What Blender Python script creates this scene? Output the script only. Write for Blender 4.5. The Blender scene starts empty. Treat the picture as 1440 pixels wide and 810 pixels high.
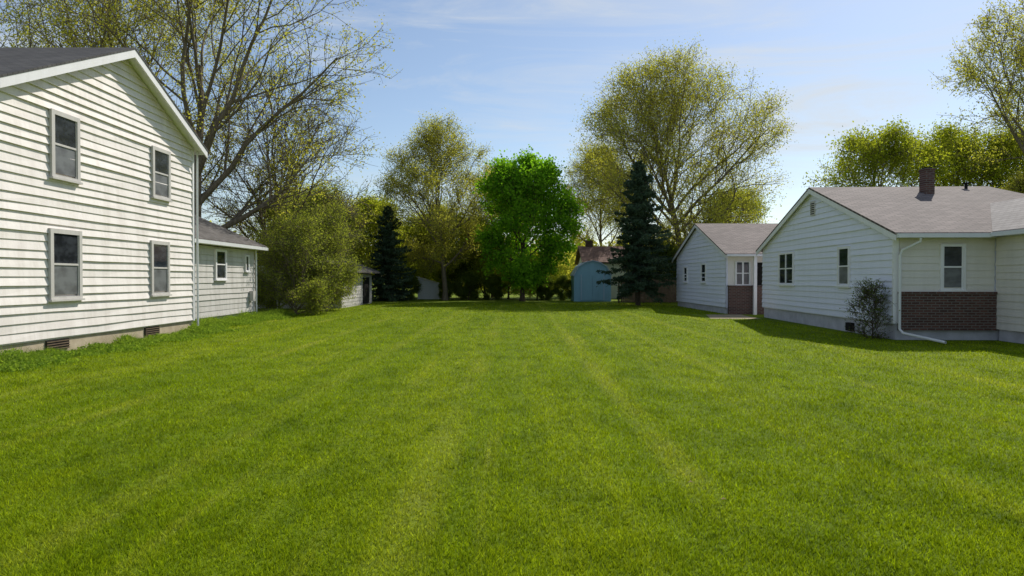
import bpy, math, random
import numpy as np
from mathutils import Vector
scene=bpy.context.scene
scene.view_settings.view_transform='Standard'
scene.view_settings.look='None'
scene.view_settings.exposure=0
COL=scene.collection
# ------------------------------------------------------------ materials
def new_mat(name):
    m=bpy.data.materials.new(name); m.use_nodes=True
    nt=m.node_tree; nt.nodes.clear()
    out=nt.nodes.new('ShaderNodeOutputMaterial')
    return m,nt,out
def N(nt,t,**kw):
    n=nt.nodes.new(t)
    for k,v in kw.items(): setattr(n,k,v)
    return n
def rgb(c): return (c[0],c[1],c[2],1)
def obj_vec(nt,scale=(1,1,1),swz=None,rot=(0,0,0)):
    tc=N(nt,'ShaderNodeTexCoord'); o=tc.outputs['Object']
    if swz:
        s=N(nt,'ShaderNodeSeparateXYZ'); nt.links.new(o,s.inputs[0])
        c=N(nt,'ShaderNodeCombineXYZ')
        for i,a in enumerate(swz): nt.links.new(s.outputs[a],c.inputs[i])
        o=c.outputs[0]
    mp=N(nt,'ShaderNodeMapping'); mp.inputs['Scale'].default_value=scale; mp.inputs['Rotation'].default_value=rot
    nt.links.new(o,mp.inputs[0]); return mp.outputs[0]
def noise(nt,vec,scale,detail=4,rough=.55,dist=0):
    n=N(nt,'ShaderNodeTexNoise'); n.inputs['Scale'].default_value=scale; n.inputs['Detail'].default_value=detail
    n.inputs['Roughness'].default_value=rough; n.inputs['Distortion'].default_value=dist
    if vec is not None: nt.links.new(vec,n.inputs['Vector'])
    return n.outputs['Fac']
def ramp(nt,fac,stops):
    r=N(nt,'ShaderNodeValToRGB'); e=r.color_ramp.elements
    while len(e)<len(stops): e.new(.5)
    for i,(p,c) in enumerate(stops):
        e[i].position=p; e[i].color=rgb(c) if not isinstance(c,(int,float)) else (c,c,c,1)
    nt.links.new(fac,r.inputs[0]); return r.outputs[0]
def mix(nt,a,b,fac,mode='MIX'):
    m=N(nt,'ShaderNodeMix',data_type='RGBA',blend_type=mode)
    for s,v in ((m.inputs[6],a),(m.inputs[7],b),(m.inputs[0],fac)):
        if hasattr(v,'is_linked') or hasattr(v,'links'): nt.links.new(v,s)
        elif isinstance(v,(int,float)): s.default_value=v
        else: s.default_value=rgb(v)
    return m.outputs[2]
def princ(nt,out,col,rough=.8,spec=.3,bump=None,bstr=.3,bdist=.01):
    p=N(nt,'ShaderNodeBsdfPrincipled')
    if hasattr(col,'links'): nt.links.new(col,p.inputs['Base Color'])
    else: p.inputs['Base Color'].default_value=rgb(col)
    p.inputs['Roughness'].default_value=rough; p.inputs['Specular IOR Level'].default_value=spec
    if bump is not None:
        b=N(nt,'ShaderNodeBump'); b.inputs['Strength'].default_value=bstr; b.inputs['Distance'].default_value=bdist
        nt.links.new(bump,b.inputs['Height']); nt.links.new(b.outputs[0],p.inputs['Normal'])
    nt.links.new(p.outputs[0],out.inputs[0]); return p
def paint(name,c,dirt=(.35,.33,.27),amt=.35,rough=.6,scale=1.3,streak=(3,3,.5)):
    m,nt,out=new_mat(name)
    v=obj_vec(nt,streak); f=noise(nt,v,scale,6,.65)
    f1=ramp(nt,f,[(.42,0.0),(.78,1.0)])
    mm=N(nt,'ShaderNodeMath',operation='MULTIPLY'); nt.links.new(f1,mm.inputs[0]); mm.inputs[1].default_value=amt
    g=noise(nt,obj_vec(nt,(1,1,1)),35,3)
    base=mix(nt,c,tuple(x*.88 for x in c),g)
    col=mix(nt,base,dirt,mm.outputs[0])
    princ(nt,out,col,rough,.3,g,.15,.004); return m
def concrete(name,c1,c2,scale=3):
    m,nt,out=new_mat(name); f=noise(nt,obj_vec(nt),scale,8,.65)
    col=ramp(nt,f,[(.3,c1),(.7,c2)]); princ(nt,out,col,.9,.2,f,.4,.02); return m
def bricks(name,c1,c2,mort,swz,bw=.21,bh=.07,ms=.012,rough=.85,bump=True,varscale=.6):
    m,nt,out=new_mat(name)
    v=obj_vec(nt,(1,1,1),swz)
    b=N(nt,'ShaderNodeTexBrick'); nt.links.new(v,b.inputs['Vector'])
    b.inputs['Scale'].default_value=1; b.inputs['Brick Width'].default_value=bw; b.inputs['Row Height'].default_value=bh
    b.inputs['Mortar Size'].default_value=ms; b.inputs['Color1'].default_value=rgb(c1); b.inputs['Color2'].default_value=rgb(c2)
    b.inputs['Mortar'].default_value=rgb(mort); b.inputs['Bias'].default_value=0
    f=noise(nt,obj_vec(nt),varscale,6,.7)
    g=ramp(nt,f,[(.25,.72),(.75,1.18)])
    col=mix(nt,b.outputs['Color'],g,1.0,'MULTIPLY')
    h=noise(nt,obj_vec(nt),60,3)
    col=mix(nt,col,ramp(nt,h,[(.3,.75),(.7,1.2)]),.8,'MULTIPLY')
    princ(nt,out,col,rough,.2,b.outputs['Fac'],-.4,.006); return m
def leafmat(name,c1,c2,trans=.45,tcol=None,rough=.6):
    m,nt,out=new_mat(name)
    a=N(nt,'ShaderNodeAttribute',attribute_name='shade')
    f=noise(nt,obj_vec(nt),.55,3)
    ad=N(nt,'ShaderNodeMath',operation='ADD'); nt.links.new(a.outputs['Fac'],ad.inputs[0]); nt.links.new(f,ad.inputs[1])
    mu=N(nt,'ShaderNodeMath',operation='MULTIPLY'); nt.links.new(ad.outputs[0],mu.inputs[0]); mu.inputs[1].default_value=.5
    col=ramp(nt,mu.outputs[0],[(.22,c1),(.78,c2)])
    d=N(nt,'ShaderNodeBsdfDiffuse'); nt.links.new(col,d.inputs[0])
    t=N(nt,'ShaderNodeBsdfTranslucent')
    tc=mix(nt,col,tcol if tcol else (1.5,1.5,.7),1.0,'MULTIPLY'); nt.links.new(tc,t.inputs[0])
    mx=N(nt,'ShaderNodeMixShader'); mx.inputs[0].default_value=trans
    nt.links.new(d.outputs[0],mx.inputs[1]); nt.links.new(t.outputs[0],mx.inputs[2])
    nt.links.new(mx.outputs[0],out.inputs[0]); return m
def glassmat(name,c,rough=.06,c2=None):
    m,nt,out=new_mat(name)
    f=noise(nt,obj_vec(nt,(1.5,1.5,2.5)),1.7,2); col=mix(nt,c,c2 or tuple(x*.4 for x in c),ramp(nt,f,[(.4,0.0),(.6,1.0)]))
    princ(nt,out,col,rough,.6,f,.05,.02); return m
G0=(.100,.165,.007); G1=(.170,.255,.008); G2=(.225,.315,.011); G3=(.30,.37,.02); G4=(.44,.47,.075)
def grass_color(nt):
    geo=N(nt,'ShaderNodeNewGeometry'); pos=geo.outputs['Position']
    def mp(sc,loc=(0,0,0),rot=0):
        q=N(nt,'ShaderNodeMapping'); q.inputs['Scale'].default_value=sc; q.inputs['Location'].default_value=loc; q.inputs['Rotation'].default_value=(0,0,rot)
        nt.links.new(pos,q.inputs[0]); return q.outputs[0]
    big=noise(nt,mp((.30,.2,0)),1,4,.6)
    med=noise(nt,mp((1.7,1.1,0)),1,7,.72)
    streak=noise(nt,mp((.75,.05,0),(3,1,0)),1,4,.6)
    fine=noise(nt,mp((3.4,.13,0),(1,7,0),.03),1,4,.6)
    fade=noise(nt,mp((.35,.28,0),(9,2,0)),1,3,.6)
    wv=N(nt,'ShaderNodeTexWave',wave_type='BANDS',bands_direction='X'); nt.links.new(mp((.15,.006,0),(.28,0,0)),wv.inputs['Vector'])
    wv.inputs['Scale'].default_value=1.0; wv.inputs['Distortion'].default_value=4.5; wv.inputs['Detail'].default_value=2; wv.inputs['Detail Scale'].default_value=.7
    st=ramp(nt,wv.outputs['Fac'],[(.90,0.0),(1.0,1.0)])
    def mul(a,b):
        q=N(nt,'ShaderNodeMath',operation='MULTIPLY')
        for s,v in zip(q.inputs,(a,b)):
            if hasattr(v,'links'): nt.links.new(v,s)
            else: s.default_value=v
        return q.outputs[0]
    c=ramp(nt,big,[(.35,G1),(.65,G2)])
    c=mix(nt,c,G3,ramp(nt,streak,[(.45,0.0),(.75,.7)]))
    c=mix(nt,c,G0,ramp(nt,med,[(.46,0.0),(.70,.9)]))
    c=mix(nt,c,G4,mul(ramp(nt,fine,[(.56,0.0),(.78,.55)]),ramp(nt,fade,[(.42,.05),(.6,1.0)])))
    c=mix(nt,c,G4,mul(mul(st,ramp(nt,med,[(.35,.1),(.65,1.0)])),mul(ramp(nt,fade,[(.38,.05),(.62,1.0)]),.5)))
    return c
m,nt,out=new_mat('lawn_ground'); c=grass_color(nt)
geo=N(nt,'ShaderNodeNewGeometry'); f=noise(nt,geo.outputs['Position'],14,6,.75)
c=mix(nt,c,ramp(nt,f,[(.3,.35),(.7,.95)]),1.0,'MULTIPLY')
princ(nt,out,c,.9,.1,f,.6,.05); M_ground=m
def blade_mat(name):
    m,nt,out=new_mat(name); c=grass_color(nt)
    a=N(nt,'ShaderNodeAttribute',attribute_name='shade')
    c=mix(nt,c,ramp(nt,a.outputs['Fac'],[(0,.6),(.9,1.3),(1,1.9)]),1.0,'MULTIPLY')
    d=N(nt,'ShaderNodeBsdfDiffuse'); nt.links.new(c,d.inputs[0])
    t=N(nt,'ShaderNodeBsdfTranslucent'); nt.links.new(mix(nt,c,(1.5,1.35,.6),1.0,'MULTIPLY'),t.inputs[0])
    mx=N(nt,'ShaderNodeMixShader'); mx.inputs[0].default_value=.45
    nt.links.new(d.outputs[0],mx.inputs[1]); nt.links.new(t.outputs[0],mx.inputs[2]); nt.links.new(mx.outputs[0],out.inputs[0]); return m
M_blade=blade_mat('grass_blades')
M_weed=leafmat('weed_leaves',(.09,.17,.02),(.27,.37,.06))
M_wallcream=paint('cream_siding_paint',(.85,.79,.75),(.40,.35,.29),.4)
M_wallgrey=paint('weathered_grey_siding',(.62,.59,.56),(.28,.26,.22),.6)
M_wallblue=paint('pale_blue_white_siding',(.84,.84,.97),(.52,.54,.60),.2,.5)
M_wallwarm=paint('ivory_siding',(.80,.75,.69),(.45,.42,.35),.25,.5)
M_trim=paint('white_trim',(.86,.84,.85),(.5,.47,.42),.25,.5)
M_trimgrey=paint('greyed_window_trim',(.60,.57,.54),(.33,.30,.27),.4)
M_found=concrete('tan_foundation',(.36,.29,.20),(.54,.45,.33))
M_foundg=concrete('grey_foundation',(.38,.37,.41),(.54,.53,.58))
M_path=concrete('path_concrete',(.26,.21,.13),(.36,.30,.20))
M_roofdark=bricks('dark_shingles',(.075,.072,.072),(.11,.105,.10),(.045,.043,.043),(0,1,2),.3,.14,.012)
M_roofbrn=bricks('brown_grey_shingles',(.17,.14,.13),(.25,.205,.19),(.10,.085,.08),(0,1,2),.3,.14,.014)
M_roofred=bricks('reddish_shingles',(.21,.125,.105),(.28,.17,.145),(.12,.08,.07),(0,1,2),.3,.14,.014)
M_rooflt=bricks('light_grey_shingles',(.30,.275,.26),(.38,.35,.33),(.2,.18,.17),(1,0,2),.3,.14,.012)
M_roofside=bricks('weathered_dark_shingles',(.10,.09,.08),(.16,.145,.135),(.06,.055,.05),(1,0,2),.3,.14,.012)
M_brick=bricks('dark_red_brick',(.085,.042,.036),(.15,.07,.055),(.17,.15,.135),(0,2,1))
M_glass=glassmat('window_glass',(.045,.05,.058))
M_screen=glassmat('window_screen',(.17,.175,.18),.4,(.10,.10,.105))
M_dark=concrete('dark_void',(.01,.01,.01),(.025,.022,.02))
M_shed=paint('blue_shed_paint',(.25,.45,.54),(.17,.28,.32),.4)
M_palebl=paint('pale_blue_panel',(.42,.52,.62),(.3,.36,.42),.3)
M_palegr=paint('pale_grey_panel',(.66,.68,.72),(.4,.42,.45),.3)
M_metal=paint('white_metal',(.78,.78,.78),(.4,.4,.4),.2,.35)
M_fence=concrete('fence_wood',(.10,.07,.045),(.19,.135,.09),5)
def bark(name,c1,c2):
    m,nt,out=new_mat(name); f=noise(nt,obj_vec(nt,(6,6,1.2)),2.2,6,.7)
    princ(nt,out,ramp(nt,f,[(.3,c1),(.7,c2)]),.95,.1,f,.7,.04); return m
M_bark=bark('grey_brown_bark',(.10,.08,.055),(.25,.205,.15))
M_barkd=bark('dark_bark',(.055,.042,.03),(.13,.10,.07))
M_lspring=leafmat('young_spring_leaves',(.27,.28,.055),(.50,.48,.11),.5)
M_lolive=leafmat('olive_spring_leaves',(.15,.19,.035),(.35,.38,.08),.45)
M_lgreen=leafmat('fresh_green_leaves',(.08,.22,.012),(.29,.52,.04),.55)
M_lyel=leafmat('yellow_green_leaves',(.20,.26,.02),(.42,.44,.06),.5)
M_lhedge=leafmat('hedge_leaves',(.06,.095,.018),(.17,.22,.045),.4)
M_needle=leafmat('spruce_needles',(.030,.056,.034),(.10,.15,.085),.2,(1,1,1))
M_leafdry=concrete('dry_leaf',(.35,.25,.12),(.5,.4,.2),20)
# ------------------------------------------------------------ mesh builder
class MB:
    def __init__(s): s.v=[];s.f=[];s.m=[];s.mats=[]
    def mi(s,mat):
        if mat not in s.mats: s.mats.append(mat)
        return s.mats.index(mat)
    def face(s,pts,mat):
        i=len(s.v); s.v+= [tuple(p) for p in pts]; s.f.append(tuple(range(i,i+len(pts)))); s.m.append(s.mi(mat))
    def hexa(s,p,mat):
        i=len(s.v); s.v+=[tuple(q) for q in p]; k=s.mi(mat)
        for f in ((0,3,2,1),(4,5,6,7),(0,1,5,4),(1,2,6,5),(2,3,7,6),(3,0,4,7)):
            s.f.append(tuple(i+j for j in f)); s.m.append(k)
    def box(s,x0,x1,y0,y1,z0,z1,mat):
        s.hexa([(x0,y0,z0),(x1,y0,z0),(x1,y1,z0),(x0,y1,z0),(x0,y0,z1),(x1,y0,z1),(x1,y1,z1),(x0,y1,z1)],mat)
    def slab(s,pts,t,mat):
        b=[(p[0],p[1],p[2]-t) for p in pts]; n=len(pts); i=len(s.v); k=s.mi(mat)
        s.v+=list(map(tuple,pts))+b
        s.f.append(tuple(range(i,i+n))); s.f.append(tuple(range(i+2*n-1,i+n-1,-1)));s.m+=[k,k]
        for j in range(n):
            s.f.append((i+j,i+n+j,i+n+(j+1)%n,i+(j+1)%n)); s.m.append(k)
    def tube(s,pts,r,mat,n=8):
        V,F=tube_np([np.array(pts,float)],[np.full(len(pts),r)],n)
        i=len(s.v); s.v+=[tuple(q) for q in V]; k=s.mi(mat)
        for f in F: s.f.append(tuple(i+j for j in f)); s.m.append(k)
def tube_np(paths,radii,n):
    VV=[];FF=[];off=0; ang=np.arange(n)/n*2*math.pi; ca,sa=np.cos(ang),np.sin(ang)
    for P,R in zip(paths,radii):
        T=np.empty_like(P); T[1:-1]=P[2:]-P[:-2] if len(P)>2 else 0; T[0]=P[1]-P[0]; T[-1]=P[-1]-P[-2]
        T/= (np.linalg.norm(T,axis=1)[:,None]+1e-9)
        ref=np.array([0,0,1.]) if abs(T[0][2])<.8 else np.array([1.,0,0])
        A=np.cross(T,ref); A/=np.linalg.norm(A,axis=1)[:,None]+1e-9; B=np.cross(T,A)
        ring=P[:,None,:]+R[:,None,None]*(A[:,None,:]*ca[None,:,None]+B[:,None,:]*sa[None,:,None])
        VV.append(ring.reshape(-1,3)); k=len(P)
        i=(np.arange(k-1)[:,None]*n+np.arange(n)[None,:]); j=(np.arange(k-1)[:,None]*n+(np.arange(n)+1)[None,:]%n)
        FF.append(np.stack([i,j,j+n,i+n],-1).reshape(-1,4)+off); off+=k*n
    return np.concatenate(VV),np.concatenate(FF)
ORG={}
def finish(o,parent,wo):
    ORG[o.name]=wo
    if parent:
        o.parent=parent; o.location=Vector(wo)-Vector(ORG[parent.name])
    else: o.location=wo
    COL.objects.link(o)
def mk(name,mb,parent=None,origin=None,**props):
    a=np.array(mb.v); 
    if origin is None: origin=((a[:,0].min()+a[:,0].max())/2,(a[:,1].min()+a[:,1].max())/2,a[:,2].min())
    a=a-np.array(origin)
    me=bpy.data.meshes.new(name); me.from_pydata([tuple(x) for x in a],[],mb.f)
    for mt in mb.mats: me.materials.append(mt)
    me.polygons.foreach_set('material_index',mb.m); me.update()
    o=bpy.data.objects.new(name,me); finish(o,parent,origin)
    for k,v in props.items(): o[k]=v
    return o
def empty(name,loc,label,cat,**p):
    o=bpy.data.objects.new(name,None); o.empty_display_size=.3; finish(o,None,loc)
    o['label']=label;o['category']=cat
    for k,v in p.items(): o[k]=v
    return o
def np_mesh(name,V,nper,mat,shade=None,smooth=False,F=None):
    me=bpy.data.meshes.new(name)
    if F is None:
        nf=len(V)//nper; loops=np.arange(len(V),dtype=np.int32)
    else: nf=len(F); nper=F.shape[1]; loops=F.astype(np.int32).ravel()
    me.vertices.add(len(V)); me.vertices.foreach_set('co',V.astype(np.float32).ravel())
    me.loops.add(nf*nper); me.loops.foreach_set('vertex_index',loops)
    me.polygons.add(nf); me.polygons.foreach_set('loop_start',np.arange(0,nf*nper,nper,dtype=np.int32))
    me.polygons.foreach_set('loop_total',np.full(nf,nper,dtype=np.int32))
    if smooth: me.polygons.foreach_set('use_smooth',np.ones(nf,dtype=bool))
    me.update(calc_edges=True)
    if shade is not None:
        at=me.attributes.new('shade','FLOAT','POINT'); at.data.foreach_set('value',shade.astype(np.float32))
    me.materials.append(mat); return me
# ------------------------------------------------------------ building helpers
def siding(mb,P,U,Nn,z0,z1,span,mat,h=.2,d=.022,seed=0):
    r=random.Random(seed); z=z0
    def pt(u,n,z): return (P[0]+U[0]*u+Nn[0]*n,P[1]+U[1]*u+Nn[1]*n,z)
    while z<z1-1e-4:
        zt=min(z+h,z1); a0,a1=span(z); b0,b1=span(zt)
        dd=d*r.uniform(.75,1.3); k=max(1,int((a1-a0)/1.6)); 
        jit=[r.uniform(-.007,.007)*(d/.03) for _ in range(k+1)]; dj=[r.uniform(-.006,.008)*(d/.03) for _ in range(k+1)]
        for i in range(k):
            s,e=i/k,(i+1)/k
            A=a0+(a1-a0)*s;B=a0+(a1-a0)*e;C=b0+(b1-b0)*e;D=b0+(b1-b0)*s
            mb.face([pt(A,dd+dj[i],z+jit[i]),pt(B,dd+dj[i+1],z+jit[i+1]),pt(C,.004,zt+.006),pt(D,.004,zt+.006)],mat)
            mb.face([pt(A,0.001,z+jit[i]),pt(B,0.001,z+jit[i+1]),pt(B,dd+dj[i+1],z+jit[i+1]),pt(A,dd+dj[i],z+jit[i])],mat)
        z=zt
def obox(mb,P,U,Nn,u0,u1,n0,n1,z0,z1,mat):
    def pt(u,n,z): return (P[0]+U[0]*u+Nn[0]*n,P[1]+U[1]*u+Nn[1]*n,z)
    mb.hexa([pt(u0,n0,z0),pt(u1,n0,z0),pt(u1,n1,z0),pt(u0,n1,z0),pt(u0,n0,z1),pt(u1,n0,z1),pt(u1,n1,z1),pt(u0,n1,z1)],mat)
def window(par,P,U,Nn,u0,u1,z0,z1,trim=M_trim,tw=.08,screen=True,split=True,mull=False,label=None):
    g=MB(); zm=(z0+z1)/2
    obox(g,P,U,Nn,u0+tw,u1-tw,.01,.034,zm,z1-tw,M_glass)
    obox(g,P,U,Nn,u0+tw,u1-tw,.01,.030,z0+tw,zm,M_screen if screen else M_glass)
    w=mk('window',g,par)
    if label: w['label']=label
    f=MB()
    obox(f,P,U,Nn,u0,u0+tw,0,.065,z0,z1,trim); obox(f,P,U,Nn,u1-tw,u1,0,.065,z0,z1,trim)
    obox(f,P,U,Nn,u0+tw,u1-tw,0,.064,z1-tw,z1,trim); obox(f,P,U,Nn,u0+tw,u1-tw,0,.064,z0,z0+tw*.6,trim)
    mk('frame',f,w)
    s=MB(); e=.03
    if split: obox(s,P,U,Nn,u0+tw,u1-tw,.012,.05,zm-.022,zm+.022,trim)
    obox(s,P,U,Nn,u0+tw,u0+tw+e,.012,.047,z0+tw*.6,z1-tw,trim); obox(s,P,U,Nn,u1-tw-e,u1-tw,.012,.047,z0+tw*.6,z1-tw,trim)
    if mull: obox(s,P,U,Nn,(u0+u1)/2-.04,(u0+u1)/2+.04,.012,.06,z0+tw*.6,z1-tw,trim)
    mk('sash',s,w)
    l=MB(); obox(l,P,U,Nn,u0-.03,u1+.03,0,.10,z0-.045,z0-.001,trim); mk('sill',l,w)
    return w
def prism(mb,poly,axis,a0,a1,mat):
    def p(a,q): return (a,q[0],q[1]) if axis=='x' else (q[0],a,q[1])
    n=len(poly); mb.face([p(a0,q) for q in poly],mat); mb.face([p(a1,q) for q in reversed(poly)],mat)
    for i in range(n):
        q,r=poly[i],poly[(i+1)%n]; mb.face([p(a0,q),p(a0,r),p(a1,r),p(a1,q)],mat)
def chevron(mb,axis,a0,a1,c,zr,sl,c0,c1,t0,t1,mat):
    def p(a,q,z): return (a,q,z) if axis=='x' else (q,a,z)
    for e in (c0,c1):
        ze=zr-sl*abs(e-c)
        mb.hexa([p(a0,c,zr-t1),p(a1,c,zr-t1),p(a1,e,ze-t1),p(a0,e,ze-t1),p(a0,c,zr-t0),p(a1,c,zr-t0),p(a1,e,ze-t0),p(a0,e,ze-t0)],mat)
# ============================================================ LEFT BIG HOUSE
H=empty('two_storey_house',(-10,17.4,0),'white two-storey clapboard house with gabled dark shingle roof','house')
zr,sl,yc=7.55,.447,17.5; y0,y1=13.2,21.4
b=MB(); top=lambda y: zr-sl*abs(y-yc)-.12
prism(b,[(y0,.33),(y1,.33),(y1,top(y1)),(yc,top(yc)),(y0,top(y0))],'x',-20,-10.0,M_wallcream)
def span(z):
    if z<=top(y1): b1=y1
    else: b1=min(y1,yc+(zr-.12-z)/sl)
    b0=y0 if z<=top(y0) else max(y0,yc-(zr-.12-z)/sl)
    return (b0,max(b0+.01,b1))
siding(b,(-10,0),(0,1),(1,0),.36,zr-.13,span,M_wallcream,.19,.045,1)
mk('wall',b,H)
b=MB(); b.box(-19.95,-10.03,y0+.05,y1-.05,-.3,.36,M_found); mk('foundation',b,H)
b=MB(); chevron(b,'x',-20.3,-9.60,yc,zr,sl,y0-.35,y1+.24,0,.05,M_roofdark); R=mk('roof',b,H)
b=MB(); chevron(b,'x',-20.2,-9.65,yc,zr,sl,y0-.32,y1+.21,.052,.09,M_trim)
chevron(b,'x',-9.648,-9.615,yc,zr,sl,y0-.33,y1+.22,.052,.25,M_trim)
b.box(-20.2,-9.66,y1+.19,y1+.22,top(y1)-.13,top(y1)-.02,M_trim); mk('rake_board',b,H)
b=MB(); b.box(-10.03,-9.945,y1-.09,y1+.02,.34,top(y1)-.02,M_trim); mk('corner_board',b,H)
b=MB(); b.tube([(-9.9,y1+.12,top(y1)-.05),(-9.9,y1+.1,4),(-9.9,y1+.1,.1)],.035,M_metal); mk('downspout',b,H)
for (u0,u1,z0,z1) in ((14.75,15.72,3.86,5.32),(18.9,19.88,3.92,5.33),(14.68,15.76,1.2,2.74),(18.8,19.8,1.2,2.71)):
    window(H,(-9.975,0),(0,1),(1,0),u0,u1,z0,z1,M_trimgrey,.1)
for a in (14.65,18.6):
    b=MB(); b.box(-10.05,-10.0,a,a+.75,.09,.31,M_dark)
    for k in range(4): b.box(-10.0,-9.985,a,a+.75,.10+k*.055,.12+k*.055,M_fence)
    mk('foundation_vent',b,H)
# ============================================================ LEFT REAR HOUSE
H=empty('low_house',(-11,25,0),'weathered grey-white single-storey house behind the taller one','house')
b=MB(); yz=(21.9,28.35); xr=-14.2; sl2=.44; ze=3.0; zr2=ze+sl2*3.9
prism(b,[(-10.7,.28),(-17.7,.28),(-17.7,2.75),(xr,zr2-.15),(-10.7,2.75)],'y',yz[0],yz[1],M_wallgrey)
siding(b,(-10.7,0),(0,1),(1,0),.3,2.8,lambda z:yz,M_wallgrey,.2,.026,2); mk('wall',b,H)
b=MB(); b.box(-17.6,-10.75,21.95,28.3,-.3,.3,M_foundg); mk('foundation',b,H)
b=MB(); chevron(b,'y',21.75,28.75,xr,zr2,sl2,-18.1,-10.3,0,.06,M_roofside); mk('roof',b,H)
b=MB(); b.box(-10.34,-10.24,21.75,28.7,ze-.17,ze-.05,M_metal); b.box(-10.7,-10.35,21.75,28.7,ze-.16,ze-.13,M_trim)
chevron(b,'y',28.68,28.72,xr,zr2,sl2,-18.0,-10.34,.062,.2,M_trim); mk('gutter',b,H)
window(H,(-10.68,0),(0,1),(1,0),24.5,25.45,1.62,2.72,M_trim,.09,False)
window(H,(-10.68,0),(0,1),(1,0),27.25,27.65,1.95,2.6,M_trim,.06,False,False)
b=MB(); b.tube([(-10.62,28.3,2.85),(-10.6,28.3,2.6),(-10.6,28.3,.1)],.035,M_metal); mk('downspout',b,H)
b=MB(); b.box(-10.66,-10.5,27.7,27.95,.75,1.15,M_trimgrey); mk('electric_meter',b,H)
# ============================================================ GARAGE
H=empty('garage',(-9.6,42,0),'old low garage with shallow dark roof beside the shrubs','garage')
b=MB(); prism(b,[(-9.5,0),(-15,0),(-15,2),(-12.3,3.05),(-9.5,1.95)],'y',38,46.2,M_wallgrey)
siding(b,(-9.5,0),(0,1),(1,0),.1,1.95,lambda z:(38,46.2),M_wallgrey,.2,.02,3); mk('wall',b,H)
b=MB(); chevron(b,'y',37.6,46.7,-12.3,3.45,.41,-15.5,-9.0,0,.1,M_roofside); mk('roof',b,H)
b=MB(); b.box(-9.48,-9.44,43.4,45.2,.05,1.75,M_dark); mk('door',b,H)
window(H,(-9.49,0),(0,1),(1,0),39.5,40.5,.95,1.75,M_trimgrey,.08,False)
# ============================================================ RIGHT HOUSE
H=empty('ranch_house',(10.3,18.4,0),'pale blue-white ranch house with brown shingle roof and brick wainscot','house')
yc=23.85; zr=4.84; ze=2.87; y0,y1=18.4,29.3; s=(zr-ze)/(yc-18.0)
top=lambda y: zr-s*abs(y-yc)-.12
b=MB(); prism(b,[(y0,.42),(y1,.42),(y1,top(y1)),(yc,top(yc)),(y0,top(y0))],'x',10.3,16.6,M_wallblue)
def span(z):
    if z<=top(y0): return (y0,y1)
    k=(zr-.12-z)/s; return (max(y0,yc-k),min(y1,yc+k))
siding(b,(10.3,0),(0,1),(-1,0),.45,zr-.13,span,M_wallblue,.19,.034,4)
b.box(12.95,17.6,13.6,18.38,.42,2.75,M_wallblue)
siding(b,(12.95,0),(0,1),(-1,0),.3,2.75,lambda z:(13.6,18.36),M_wallwarm,.19,.026,5)
siding(b,(0,18.4),(1,0),(0,-1),1.3,2.75,lambda z:(10.42,12.92),M_wallwarm,.19,.022,6)
mk('wall',b,H)
b=MB(); b.box(10.35,17.5,18.42,29.25,-.3,.44,M_foundg); b.box(13.0,17.5,13.65,18.3,-.3,.42,M_foundg); mk('foundation',b,H)
b=MB(); b.box(10.40,12.93,18.30,18.41,.26,1.24,M_brick); b.box(10.38,12.93,18.27,18.41,1.24,1.30,M_brick); mk('brick_wainscot',b,H)
xe=10.12; xh=16.2
b=MB()
b.slab([(xe,18.0,ze),(17.9,18.0,ze),(xh,yc,zr),(xe,yc,zr)],.06,M_roofbrn)
b.slab([(xe,yc,zr),(xh,yc,zr),(17.9,29.7,ze),(xe,29.7,ze)],.06,M_roofbrn)
b.slab([(17.9,18.0,ze),(17.9,29.7,ze),(xh,yc,zr)],.06,M_roofbrn)
b.slab([(12.6,18.0,ze+.02),(12.6,13.4,ze+.02),(14.65,13.4,3.98),(14.65,21.3,3.98)],.06,M_rooflt)
b.slab([(14.65,13.4,3.98),(16.7,13.4,ze+.02),(16.7,18.0,ze+.02),(14.65,21.3,3.98)],.06,M_rooflt)
R=mk('roof',b,H)
b=MB(); b.box(13.45,13.76,22.7,23.05,4.3,5.22,M_brick); b.box(13.43,13.78,22.68,23.07,5.22,5.29,M_brick); b.box(13.5,13.71,22.75,23.0,5.29,5.34,M_dark); mk('chimney',b,R)
b=MB(); b.tube([(15.25,23.5,4.5),(15.25,23.5,4.88)],.05,M_dark); b.box(15.16,15.34,23.41,23.59,4.88,4.92,M_dark); mk('roof_vent',b,R)
b=MB()
chevron(b,'x',xe+.03,10.29,yc,zr,s,18.03,29.67,.064,.10,M_trim)
chevron(b,'x',xe+.005,xe+.032,yc,zr,s,18.01,29.69,.063,.22,M_trim)
b.box(xe+.04,12.6,18.03,18.40,ze-.12,ze-.09,M_trim); mk('rake_board',b,H)
b=MB(); b.box(xe+.03,12.55,17.90,18.0,ze-.14,ze-.03,M_metal); b.box(12.5,12.6,13.4,17.9,ze-.12,ze-.01,M_metal); b.box(12.6,12.95,13.5,17.95,ze-.11,ze-.08,M_trim); mk('gutter',b,H)
b=MB(); b.tube([(10.75,17.95,ze-.14),(10.75,17.98,ze-.24),(10.42,18.22,ze-.46),(10.38,18.26,ze-.6),(10.38,18.26,.30),(10.42,18.15,.2),(10.8,16.9,.07)],.036,M_metal); mk('downspout',b,H)
b=MB(); b.box(10.26,10.40,18.365,18.44,.45,ze-.13,M_trim); mk('corner_board',b,H)
W=(10.29,0)
window(H,W,(0,1),(-1,0),25.6,27.2,1.42,2.66,M_trim,.07,False,True,True)
window(H,W,(0,1),(-1,0),20.95,21.8,1.42,2.66,M_trim,.08,True)
window(H,(0,18.39),(1,0),(0,-1),11.48,12.14,1.35,2.58,M_trim,.07,True)
b=MB(); b.box(10.25,10.3,23.65,24.05,3.85,4.35,M_trimgrey)
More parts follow.
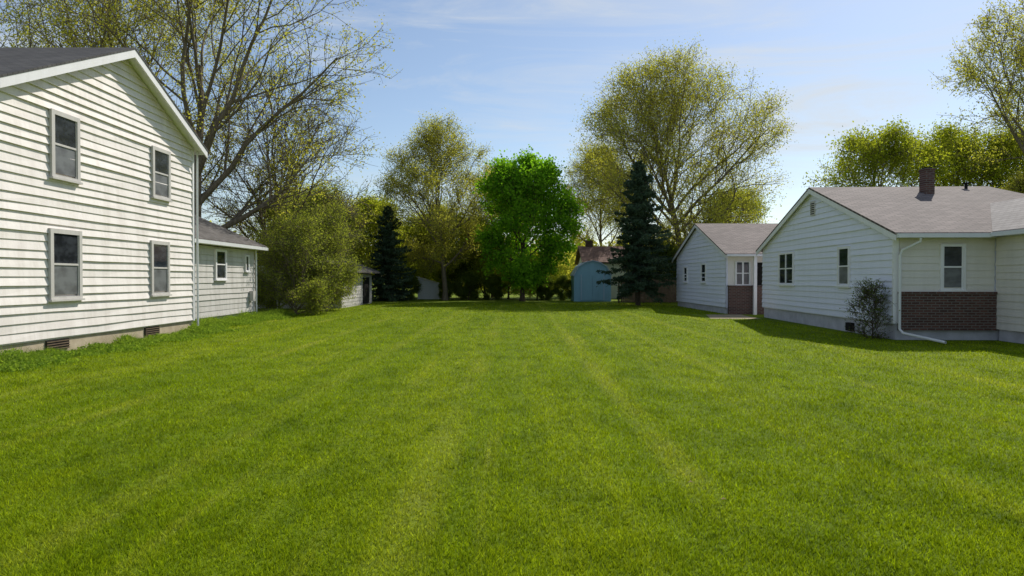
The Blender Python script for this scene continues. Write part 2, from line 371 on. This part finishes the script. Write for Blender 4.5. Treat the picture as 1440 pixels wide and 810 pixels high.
for k in range(6): b.box(10.24,10.252,23.69,24.01,3.9+k*.07,3.93+k*.07,M_dark)
mk('attic_vent',b,H)
b=MB(); b.box(10.22,10.34,20.8,21.15,.05,.3,M_dark); mk('foundation_vent',b,H)
H.rotation_euler[2]=math.radians(-2.4)
# ============================================================ MIDDLE HOUSE
H=empty('small_ranch_house',(9.95,31.7,0),'small pale blue gabled house with brick porch wall','house')
yc=36.5; zr=4.6; s=.34; y0,y1=31.7,41.2
top=lambda y: zr-s*abs(y-yc)-.12
b=MB(); prism(b,[(y0,.3),(y1,.3),(y1,top(y1)),(yc,top(yc)),(y0,top(y0))],'x',9.95,18,M_wallblue)
siding(b,(9.95,0),(0,1),(-1,0),.32,zr-.13,(lambda z:(y0,y1) if z<=top(y0) else (max(y0,yc-(zr-.12-z)/s),min(y1,yc+(zr-.12-z)/s))),M_wallblue,.2,.03,7)
siding(b,(0,31.7),(1,0),(0,-1),1.3,2.8,lambda z:(10.02,17.9),M_wallwarm,.2,.012,8)
mk('wall',b,H)
b=MB(); b.box(10,17.9,31.75,41.15,-.3,.32,M_foundg); mk('foundation',b,H)
b=MB(); b.box(10.02,11.75,31.50,31.69,0,1.28,M_brick); b.box(10.0,11.77,31.46,31.69,1.28,1.34,M_brick); mk('brick_wainscot',b,H)
b=MB(); chevron(b,'x',9.75,18.4,yc,zr,s,31.2,41.7,0,.06,M_roofbrn); mk('roof',b,H)
b=MB(); chevron(b,'x',9.76,9.79,yc,zr,s,31.22,41.68,.062,.2,M_trim); b.box(9.8,18.3,31.15,31.22,2.68,2.77,M_trim); b.box(9.8,18.3,31.23,31.7,2.68,2.71,M_trim); mk('rake_board',b,H)
window(H,(9.95,0),(0,1),(-1,0),34.9,35.8,1.45,2.45,M_trim,.08,False)
window(H,(9.95,0),(0,1),(-1,0),38.6,39.4,1.45,2.35,M_trim,.08,False)
w=window(H,(0,31.69),(1,0),(0,-1),10.35,11.05,1.36,2.45,M_trim,.04,False,True,True)
b=MB(); b.box(11.3,12.1,31.65,31.69,.1,2.4,M_dark); mk('door',b,H)
b=MB(); b.box(11.08,11.22,31.25,31.39,0,2.68,M_trim); mk('porch_column',b,H)
# ============================================================ BLUE SHED
H=empty('garden_shed',(5.85,50,0),'blue gambrel garden shed at the back of the lawn','shed')
prof=[(4.5,0),(7.2,0),(7.2,1.85),(6.85,2.5),(6.4,2.8),(5.85,2.93),(5.3,2.8),(4.85,2.5),(4.5,1.85)]
b=MB(); prism(b,prof,'y',49.6,52.4,M_shed)
for k in range(9): b.box(4.55+k*.3,4.57+k*.3,49.585,49.6,.05,1.95,M_shed)
mk('wall',b,H)
b=MB(); arc=prof[2:]; 
for i in range(len(arc)-1):
    (xa,za),(xb,zb)=arc[i],arc[i+1]
    def o(x,z,t): 
        d=Vector((x-5.85,z-1.3)); d.normalize(); return (x+d.x*t,z+d.y*t)
    A=o(xa,za,.005);B=o(xb,zb,.005);C=o(xb,zb,.06);D=o(xa,za,.06)
    b.hexa([(A[0],49.45,A[1]),(B[0],49.45,B[1]),(B[0],52.5,B[1]),(A[0],52.5,A[1]),(D[0],49.45,D[1]),(C[0],49.45,C[1]),(C[0],52.5,C[1]),(D[0],52.5,D[1])],M_palebl)
mk('roof',b,H)
b=MB(); b.box(5.05,5.84,49.55,49.585,.1,1.9,M_shed); b.box(5.86,6.65,49.55,49.585,.1,1.9,M_shed)
b.box(5.0,5.05,49.54,49.59,.1,1.95,M_palebl); b.box(6.65,6.7,49.54,49.59,.1,1.95,M_palebl); mk('door',b,H)
H=empty('small_shed',(-6.6,55,0),'small pale grey shed mostly hidden among bushes','shed')
b=MB(); prism(b,[(-7.6,0),(-5.9,0),(-5.9,1.2),(-7.6,1.75)],'y',55,57,M_palegr); mk('wall',b,H)
b=MB(); b.slab([(-7.7,54.9,1.84),(-5.8,54.9,1.23),(-5.8,57.1,1.23),(-7.7,57.1,1.84)],.05,M_metal); mk('roof',b,H)
H=empty('distant_house',(8.2,60,0),'distant house with reddish brown roof seen behind the shed','house')
b=MB(); prism(b,[(57,0),(63,0),(63,2.9),(60,3.95),(57,2.9)],'x',6.1,13,M_wallwarm); mk('wall',b,H)
b=MB(); chevron(b,'x',5.8,13.3,60,4.5,.42,56.5,63.5,0,.1,M_roofred); rr=mk('roof',b,H)
b=MB(); b.box(6.5,7.1,59.9,60.4,4.2,5.0,M_brick); mk('chimney',b,rr)
H=empty('wooden_fence',(9,46.5,0),'brown weathered wooden plank fence behind the spruce','fence')
b=MB(); r=random.Random(4); x=7.4
while x<12.5:
    b.box(x,x+.13,46.5,46.52,.05,1.62+r.uniform(-.03,.03),M_fence); x+=.145
b.box(7.4,12.5,46.521,46.57,.4,.5,M_fence); b.box(7.4,12.5,46.521,46.57,1.3,1.4,M_fence); mk('panel',b,H)
for x in (7.3,9.0,10.8,12.5):
    b=MB(); b.box(x-.05,x+.05,46.572,46.67,-.2,1.75,M_fence); mk('post',b,H)
# ============================================================ GROUND
b=MB(); b.face([(-900,-60,0),(900,-60,0),(900,1500,0),(-900,1500,0)],M_ground); mk('ground',b,None,(0,0,0),kind='structure')
b=MB(); b.face([(8.2,28.2,.004),(10.2,27.8,.004),(10.5,31.4,.004),(8.9,31.3,.004)],M_path); mk('path',b,None,(9,29,0),kind='structure')
# ============================================================ GRASS
rng=np.random.default_rng(7)
def blades(n,X,Y,hgt,wid,seed):
    r=np.random.default_rng(seed); a=r.uniform(0,2*np.pi,n); lean=r.normal(0,.55,(n,2))*hgt[:,None]
    dx,dy=np.cos(a)*wid/2,np.sin(a)*wid/2
    V=np.zeros((n,3,3)); V[:,0]=np.stack([X-dx,Y-dy,np.full(n,-.002)],1); V[:,1]=np.stack([X+dx,Y+dy,np.full(n,-.002)],1)
    V[:,2]=np.stack([X+lean[:,0],Y+lean[:,1],hgt],1)
    sh=np.repeat(r.random(n),3); return V.reshape(-1,3),sh
n=720000
u=rng.uniform(-1.0,1.0,n); ly=rng.uniform(math.log(2.6),math.log(46),n); Y=np.exp(ly); X=u*Y
ok=(X>-9.9)&~((X>10.1)&(Y>18)&(X<18))&~((X>8.1)&(X<10.4)&(Y>27.9)&(Y<31.4))&~((X>12.7)&(Y>13.5)&(Y<18.5))
X=X[ok];Y=Y[ok];n=len(X)
patch=np.sin(X*3.7+np.sin(Y*2.9)*1.3)*np.sin(Y*3.1+X*1.6+np.sin(X*5))
patch2=np.sin(X*9.3+np.sin(Y*7.9)*1.7)*np.sin(Y*8.1+X*4.6+np.sin(X*11))
h=(.018+.020*rng.random(n)+.006*patch+.006*patch2)*(1+Y*.014); w=.0042*(1+Y*.16)*rng.uniform(.7,1.3,n)
V,sh=blades(n,X,Y,h,w,3)
o=bpy.data.objects.new('lawn_grass',np_mesh('lawn_grass',V,3,M_blade,sh)); finish(o,None,(0,0,0)); o['kind']='stuff'; o['label']='freshly mown bright green lawn with mowing streaks'; o['category']='grass'
def leafquads(C,size,rng,asp=1.0,nz=None):
    n=len(C); a=rng.normal(size=(n,3)); a/=np.linalg.norm(a,axis=1)[:,None]
    b=rng.normal(size=(n,3)); b=np.cross(a,b); b/=np.linalg.norm(b,axis=1)[:,None]
    s=(size*rng.uniform(.6,1.35,n))[:,None] if np.isscalar(size) else size[:,None]
    a=a*s*.5; b=b*s*.5*asp
    V=np.stack([C-a,C-b*1.0+a*.1,C+a,C+b],1).reshape(-1,3)
    return V
n=38000; Y=rng.uniform(8,30,n); edge=np.where(Y<21.5,-10.0,-10.7); 
wd=.5+.6*rng.random(n)**2+ .25*np.sin(Y*2.1)+.15*np.sin(Y*5.3)
X=edge+.22+np.abs(wd)*rng.random(n)*1.1
tuft=np.clip(np.sin(Y*3.3+X*4)*np.sin(Y*1.7+1)+.2*np.sin(Y*11),0,1)
hz=(.11+.13*tuft+.04*np.sin(Y*4.1)+.18*np.clip((Y-20)/3,0,1)+.14*np.clip((14.6-Y)/1.5,0,1))*(1-np.clip((X-edge)/2.2,0,.8))
C=np.stack([X,Y,np.abs(hz)*rng.random(n)],1)
V1=leafquads(C,.06,rng,.55)
nb=20000; idx=rng.integers(0,n,nb); Vb,shb=blades(nb,X[idx],Y[idx],np.abs(hz[idx])*rng.uniform(.5,1.5,nb)+.02,np.full(nb,.012),9)
Vb4=Vb.reshape(-1,3,3); Vb4=np.concatenate([Vb4,Vb4[:,2:3]+np.array([0,0,.001])],1).reshape(-1,3)
VV=np.concatenate([V1,Vb4]); sh=np.concatenate([np.repeat(rng.random(n),4),np.repeat(rng.random(nb),4)])
o=bpy.data.objects.new('weeds',np_mesh('weeds',VV,4,M_weed,sh)); finish(o,None,(0,0,0)); o['kind']='stuff'; o['label']='uncut weeds and tall grass along the house foundation'; o['category']='weeds'
# ============================================================ TREES
def unit(v): return v/(np.linalg.norm(v)+1e-9)
def ray(p,d,c,ax):
    q=(p-c)/ax; e=d/ax; A=e@e;B=2*q@e;Cc=q@q-1; D=B*B-4*A*Cc
    if D<=0: return .25*ax[0]
    t=(-B+math.sqrt(D))/(2*A); return max(t,.15*ax[0] if t>0 else .1*ax[0])
def grow(rng,p,d,L,k,wob,up):
    P=[p]; d=d.copy()
    for i in range(k):
        d=unit(d+rng.normal(size=3)*wob+np.array([0,0,up])); P.append(P[-1]+d*L/k)
    return np.array(P)
def at(P,t):
    f=t*(len(P)-1); i=min(int(f),len(P)-2); g=f-i; return P[i]*(1-g)+P[i+1]*g, unit(P[i+1]-P[i])
def tree_mesh(name,seed,c,ax,trunk_h,r0,n1=9,n2=8,n3=6,n4=4,lpt=10,lsize=.13,lmat=M_lspring,bmat=M_bark,lean=(0,0),twig=.9,ang=(18,62),wob=.10,rmin=.010,lspread=.14,trunktop=.75,asp=.7,bareness=0,up1=.035):
    rng=np.random.default_rng(seed); c=np.array(c,float); ax=np.array(ax,float)
    thick=[];thin=[]; twigs=[]
    top=c[2]+ax[2]*(trunktop*2-1)
    tr=grow(rng,np.array([0,0,-.2]),unit(np.array([lean[0],lean[1],1.])),top,9,.04,.03)
    rt=np.linspace(1,.25,len(tr))*r0; rt[0]*=1.35; thick.append((tr,rt))
    for i in range(n1):
        s=(i+.5)/n1; t=(trunk_h+(top*.96-trunk_h)*s**1.15)/top
        p,_=at(tr,t); az=i*2.4+rng.uniform(-.5,.5); el=math.radians(ang[1]+(ang[0]-ang[1])*s+rng.uniform(-8,8))
        d=np.array([math.cos(az)*math.sin(el),math.sin(az)*math.sin(el),math.cos(el)])
        L=ray(p,d,c,ax)*rng.uniform(.80,.98); R=np.interp(t,np.linspace(0,1,len(tr)),rt)*rng.uniform(.5,.72)
        P1=grow(rng,p,d,L,8,wob,up1); thick.append((P1,np.linspace(R,R*.22,9)))
        for j in range(n2):
            t2=.18+.8*(j+rng.random())/n2; p2,d1=at(P1,t2)
            q=unit(np.cross(d1,rng.normal(size=3))); a=math.radians(rng.uniform(25,62)); d2=unit(d1*math.cos(a)+q*math.sin(a)+np.array([0,0,.10]))
            L2=min(ray(p2,d2,c,ax)*rng.uniform(.8,1.08),(.34+.3*(1-t2))*L*rng.uniform(.8,1.3)); R2=max(R*(1-.75*t2)*.5,rmin*1.8)
            P2=grow(rng,p2,d2,L2,6,wob*1.3,.03); thick.append((P2,np.linspace(R2,max(R2*.3,rmin),7)))
            for k in range(n3):
                t3=.15+.85*(k+rng.random())/n3; p3,dd=at(P2,t3)
                q=unit(np.cross(dd,rng.normal(size=3))); a=math.radians(rng.uniform(22,62)); d3=unit(dd*math.cos(a)+q*math.sin(a)+np.array([0,0,.1]))
                L3=min(max(ray(p3,d3,c,ax),.4)*1.1,(.4+.25*(1-t3))*L2*rng.uniform(.7,1.3)); L3=max(L3,.35)
                P3=grow(rng,p3,d3,L3,4,wob*1.5,.02); R3=max(R2*.4,rmin*1.3); thin.append((P3,np.linspace(R3,rmin,5)))
                twigs.append(P3)
                for l in range(n4):
                    p4,de=at(P3,.2+.8*(l+rng.random())/n4); q=unit(np.cross(de,rng.normal(size=3))); a=math.radians(rng.uniform(20,60))
                    P4=grow(rng,p4,unit(de*math.cos(a)+q*math.sin(a)),twig*rng.uniform(.4,1.1),2,wob*1.5,.03)
                    thin.append((P4,np.linspace(rmin,rmin*.6,3))); twigs.append(P4)
    V1,F1=tube_np([a for a,_ in thick],[b for _,b in thick],7); V2,F2=tube_np([a for a,_ in thin],[b for _,b in thin],3)
    tm=np_mesh(name+'_trunk',np.concatenate([V1,V2]),4,bmat,None,True,np.concatenate([F1,F2+len(V1)]))
    pts=[];shd=[]
    for P in twigs:
        if bareness and rng.random()<bareness: continue
        k=rng.poisson(lpt); 
        if k==0: continue
        t=rng.random(k)**.8*(len(P)-1); i=np.minimum(t.astype(int),len(P)-2); g=(t-i)[:,None]
        pts.append(P[i]*(1-g)+P[i+1]*g+rng.normal(size=(k,3))*lspread); shd.append(np.clip(rng.random()*.6+rng.random(k)*.4,0,1))
    C=np.concatenate(pts); S=np.repeat(np.concatenate(shd),4)
    cm=np_mesh(name+'_crown',leafquads(C,lsize,rng,asp),4,lmat,S)
    return tm,cm
def conifer_mesh(name,seed,Hh,R,clear=.05):
    rng=np.random.default_rng(seed); paths=[];rad=[]
    tr=grow(rng,np.array([0,0,-.2]),np.array([0,0,1.]),Hh+.1,8,.012,.05); paths.append(tr); rad.append(np.linspace(.17,.02,9))
    C=[];S=[]
    n=int(Hh*27)
    for i in range(n):
        s=i/n; z=Hh*(clear+(1-clear)*s**1.05); L=R*((1-s)**.62)*rng.uniform(.45,1.2)+.10
        if s<.12: L*=.75+s*2
        az=i*2.399+rng.uniform(-.6,.6); p,_=at(tr,min(.99,z/(Hh+.1)+.02)); p=p.copy(); p[2]=z
        d=unit(np.array([math.cos(az),math.sin(az),-.05+.6*s+rng.uniform(-.25,.25)]))
        P=[p]; 
        for k in range(5): 
            d=unit(d+np.array([0,0,-.10 if k<3 else .16])+rng.normal(size=3)*.07); P.append(P[-1]+d*L/5)
        P=np.array(P); paths.append(P); rad.append(np.linspace(.03,.006,6))
        k=int(100*L)+25; t=rng.random(k)**.75*5; ii=np.minimum(t.astype(int),4); g=(t-ii)[:,None]
        q=P[ii]*(1-g)+P[ii+1]*g; side=np.array([-math.sin(az),math.cos(az),0]); wd=(.26*L*(1-(t/5)*.75)+.06)
        q=q+side*(rng.uniform(-1,1,k)*wd)[:,None]+np.stack([np.zeros(k),np.zeros(k),-np.abs(rng.normal(0,.09,k))],1)
        C.append(q); S.append(np.clip(rng.random()*.6+rng.random(k)*.4,0,1))
    V,F=tube_np(paths,rad,6); tm=np_mesh(name+'_trunk',V,4,M_barkd,None,True,F)
    C=np.concatenate(C); cm=np_mesh(name+'_crown',leafquads(C,.19,rng,.35),4,M_needle,np.repeat(np.concatenate(S),4)); return tm,cm
def place(kind,meshes,loc,label,cat,rot=0,sc=1,group=None,parts=('trunk','crown')):
    e=empty(kind,loc,label,cat); e.rotation_euler[2]=rot; e.scale=(sc,sc,sc) if np.isscalar(sc) else sc
    if group: e['group']=group
    for nm,me in zip(parts,meshes):
        o=bpy.data.objects.new(nm,me); o.parent=e; COL.objects.link(o)
    return e
T=tree_mesh
tA=T('ta',11,(1.5,0,11.2),(8,6.5,7.2),3.2,.36,12,9,7,4,9,.10,M_lspring,M_bark,lean=(.05,0),ang=(10,60),lspread=.2,trunktop=.55)
place('maple_tree',tA,(-14.6,31,0),'tall spreading tree with sparse yellow-green spring leaves behind the white house','tree')
tC=T('tc',12,(0,0,12),(8.5,7,6.5),4,.34,11,9,7,4,9,.10,M_lspring,M_bark,ang=(12,60),lspread=.2,trunktop=.5)
place('maple_tree',tC,(-20.5,34,0),'tall tree with sparse spring leaves above the dark roof','tree',1.0)
tB=T('tb',19,(.9,0,7.3),(5.5,4.2,5.2),2.4,.26,14,9,7,4,3.5,.085,M_lspring,M_bark,lean=(.04,0),ang=(10,66),bareness=.35,rmin=.011,trunktop=.42,twig=.8)
place('bare_tree',tB,(-12.7,36,0),'nearly bare spreading tree beside the low house','tree',0)
t4=T('td',14,(0,0,8.2),(4.5,4.2,5.2),2.6,.22,14,9,7,4,13,.10,M_lspring,M_bark,ang=(8,64),lspread=.22,trunktop=.5)
place('ash_tree',t4,(-5.1,52,0),'rounded tree with sparse yellow-green spring leaves','tree')
t5=T('te',25,(0.1,0,6.0),(3.8,3.5,4.2),1.5,.19,16,8,6,4,11,.19,M_lgreen,M_barkd,ang=(8,80),lspread=.2,asp=.8,trunktop=.6,up1=.012)
place('linden_tree',t5,(.75,50,0),'leafy bright green tree at the back of the lawn','tree')
t7=T('tf',27,(-.2,0,10.6),(7.7,7,7.3),3.0,.36,22,11,7,4,13,.115,M_lspring,M_bark,ang=(6,78),twig=1.1,lspread=.3,trunktop=.48,up1=.015)
place('elm_tree',t7,(12.8,52,0),'large broad rounded tree with fine spring foliage','tree')
place('ash_tree',t4,(8.6,66,0),'slim tree with sparse spring leaves beside the large elm','tree',2.0,(.95,1,1.05))
place('ash_tree',t4,(-1.6,60,0),'yellow-green tree standing behind the bright green tree','tree',3.6,(1.0,1,.85))
place('ash_tree',t4,(-13.5,62,0),'spring tree rising behind the garage','tree',5,(1.0,1,.65))
cA=conifer_mesh('ca',21,8.9,2.35,.13)
place('spruce_tree',cA,(7.75,42,0),'dark green spruce with bare lower trunk near the fence','tree')
cB=conifer_mesh('cb',22,7.0,2.2,.03)
place('spruce_tree',cB,(-9.1,50.5,0),'dark green spruce reaching down to the ground','tree')
t8=T('tg',17,(0,0,7.2),(4.6,4.4,4.2),2.4,.22,11,8,6,4,11,.14,M_lyel,M_bark,ang=(12,75),lspread=.25)
place('yellow_green_tree',t8,(24.5,46,0),'yellow-green spring tree behind the ranch house roof','tree',0,1)
place('yellow_green_tree',t8,(29.8,47,0),'yellow-green spring tree behind the ranch house roof','tree',2,1.02)
place('yellow_green_tree',t8,(34,45,0),'yellow-green spring tree behind the ranch house roof','tree',4,1.0)
t9=T('th',18,(0,0,12),(5.6,5.4,5.0),6,.3,13,9,7,4,9,.11,M_lspring,M_bark,ang=(12,75),lspread=.2,trunktop=.5)
place('maple_tree',t9,(29.6,38,0),'tall sparse tree rising high above the ranch house','tree')
place('yellow_green_tree',t8,(19,58,0),'yellow-green tree between the houses','tree',5,.8)
s1=T('sa',31,(0,0,2.9),(2.1,2.0,3.0),.15,.06,18,8,7,3,8,.075,M_lolive,M_bark,ang=(8,66),twig=.5,rmin=.007,lspread=.15,trunktop=.4)
place('tall_shrub',s1,(-9.95,31.5,0),'tall olive-green shrub spilling over the lawn edge','shrub',0,(1.0,.9,.76))
place('tall_shrub',s1,(-9.4,34.6,0),'tall olive-green shrub spilling over the lawn edge','shrub',2,(1.0,.9,.92))
place('tall_shrub',s1,(-12.3,36.0,0),'tall olive-green shrub with light new leaves','shrub',4,.95)
place('tall_shrub',s1,(-13.5,48.5,0),'tall olive-green shrub behind the garage','shrub',1,1.4)
s2=T('sb',32,(0,0,2.6),(2.2,2.0,2.6),.15,.08,12,8,6,3,12,.13,M_lhedge,M_barkd,ang=(10,75),twig=.5,rmin=.006,lspread=.18)
s3=T('sc',33,(0,0,3.4),(2.6,2.4,3.2),.5,.1,11,8,6,3,9,.12,M_lyel,M_bark,ang=(10,70),twig=.6,rmin=.006,lspread=.22)
r=random.Random(5)
for i,(x,y,sc,k) in enumerate([(-13,52,1.1,3),(-7.4,58.5,1.1,3),(-10.8,56,1.3,3),(-3.6,56,.6,2),(-2.2,56,.95,3),(-6.5,60,1.25,3),(-0.3,55.5,.8,3),(2.0,54,.6,3),(2.9,56,.5,3),(9.6,49.5,.7,2),(11.2,50.5,.8,2),(-14.5,49.5,1.2,3),(-16.5,54,1.4,3),(13.5,48.5,.9,2),(-1.5,52.5,.38,2),(.9,52.6,.38,3),(-3.4,53.2,.42,2),(2.6,52.4,.36,2),(3.9,52.0,.36,2),(-7.9,52.6,.38,2),(-5.2,53,.3,2),(-4.0,58.5,1.1,3)]):
    place('shrub',s2 if k==2 else s3,(x,y,0),'dense dark green shrub in the hedge behind the lawn' if k==2 else 'light yellow-green shrub behind the lawn','shrub',r.uniform(0,6),(sc*1.15,sc,sc*(.95)),'shrubs along the back of the lawn')
s4=T('sd',34,(0,0,.72),(.45,.42,.72),.05,.018,10,6,5,3,1.6,.045,M_lhedge,M_barkd,ang=(6,55),twig=.2,rmin=.004,lspread=.04)
place('bare_shrub',s4,(9.9,18.75,0),'dark twiggy shrub at the corner of the ranch house','shrub')
rng=np.random.default_rng(50); Cs=[];Ss=[]
for i in range(140):
    cx=rng.uniform(-95,95); cy=rng.uniform(78,100); hh=rng.uniform(4.5,8.5); rr=rng.uniform(2.5,4.5)
    k=550; d=rng.normal(size=(k,3)); d/=np.linalg.norm(d,axis=1)[:,None]; d*= (rng.random(k)**.4)[:,None]
    d*=1+.25*np.sin(d[:,[1]]*9+i)
    C=np.array([cx,cy,hh*.5])+d*np.array([rr,rr,hh*.5]); Cs.append(C); Ss.append(np.clip(rng.random()*.6+rng.random(k)*.4,0,1))
C=np.concatenate(Cs); C[:,2]=np.abs(C[:,2])
o=bpy.data.objects.new('woodland',np_mesh('woodland',leafquads(C,.5,rng,.9),4,M_lspring,np.repeat(np.concatenate(Ss),4))); finish(o,None,(0,0,0)); o['kind']='stuff'; o['label']='far belt of spring trees on the horizon'; o['category']='woodland'
for (x,y) in ((1.55,4.98),(1.42,5.4)):
    b=MB(); b.face([(x-.022,y,.035),(x,y-.012,.041),(x+.022,y,.033),(x,y+.014,.045)],M_leafdry)
    o=mk('fallen_leaf',b); o['label']='small dry tan leaf lying on the grass'; o['category']='leaf'; o['group']='dry leaves on the lawn'
# ============================================================ LIGHT
az=math.radians(36); el=math.radians(43)
S=Vector((math.sin(az)*math.cos(el),math.cos(az)*math.cos(el),math.sin(el)))
L=bpy.data.lights.new('sun','SUN'); L.energy=4.8; L.angle=math.radians(.5); L.color=(1,.95,.86)
lo=bpy.data.objects.new('sun',L); lo.rotation_euler=S.to_track_quat('Z','Y').to_euler(); COL.objects.link(lo)
w=bpy.data.worlds.new('World'); scene.world=w; w.use_nodes=True; nt=w.node_tree; nt.nodes.clear()
out=N(nt,'ShaderNodeOutputWorld'); bg=N(nt,'ShaderNodeBackground'); sky=N(nt,'ShaderNodeTexSky',sky_type='NISHITA')
sky.sun_disc=False; sky.sun_elevation=el; sky.sun_rotation=az; sky.air_density=1.0; sky.dust_density=.5; sky.ozone_density=1.8
tc=N(nt,'ShaderNodeTexCoord'); mp=N(nt,'ShaderNodeMapping'); mp.inputs['Scale'].default_value=(1.0,1.0,6.5); mp.inputs['Rotation'].default_value=(0,.14,0)
nt.links.new(tc.outputs['Generated'],mp.inputs[0])
f=noise(nt,mp.outputs[0],2.6,10,.62,.9); cl=ramp(nt,f,[(.44,.05),(.56,.28),(.72,.85)])
mxc=mix(nt,sky.outputs[0],(5.9,6.2,6.4),cl)
nt.links.new(mxc,bg.inputs[0]); bg.inputs[1].default_value=.12; nt.links.new(bg.outputs[0],out.inputs[0])
# ============================================================ CAMERA
cd=bpy.data.cameras.new('camera'); cd.lens=24; cd.sensor_width=36; cd.clip_end=3000; cd.clip_start=.05
co=bpy.data.objects.new('camera',cd); co.location=(0,0,1.65); co.rotation_euler=(math.radians(90-.78),0,0); COL.objects.link(co); scene.camera=co
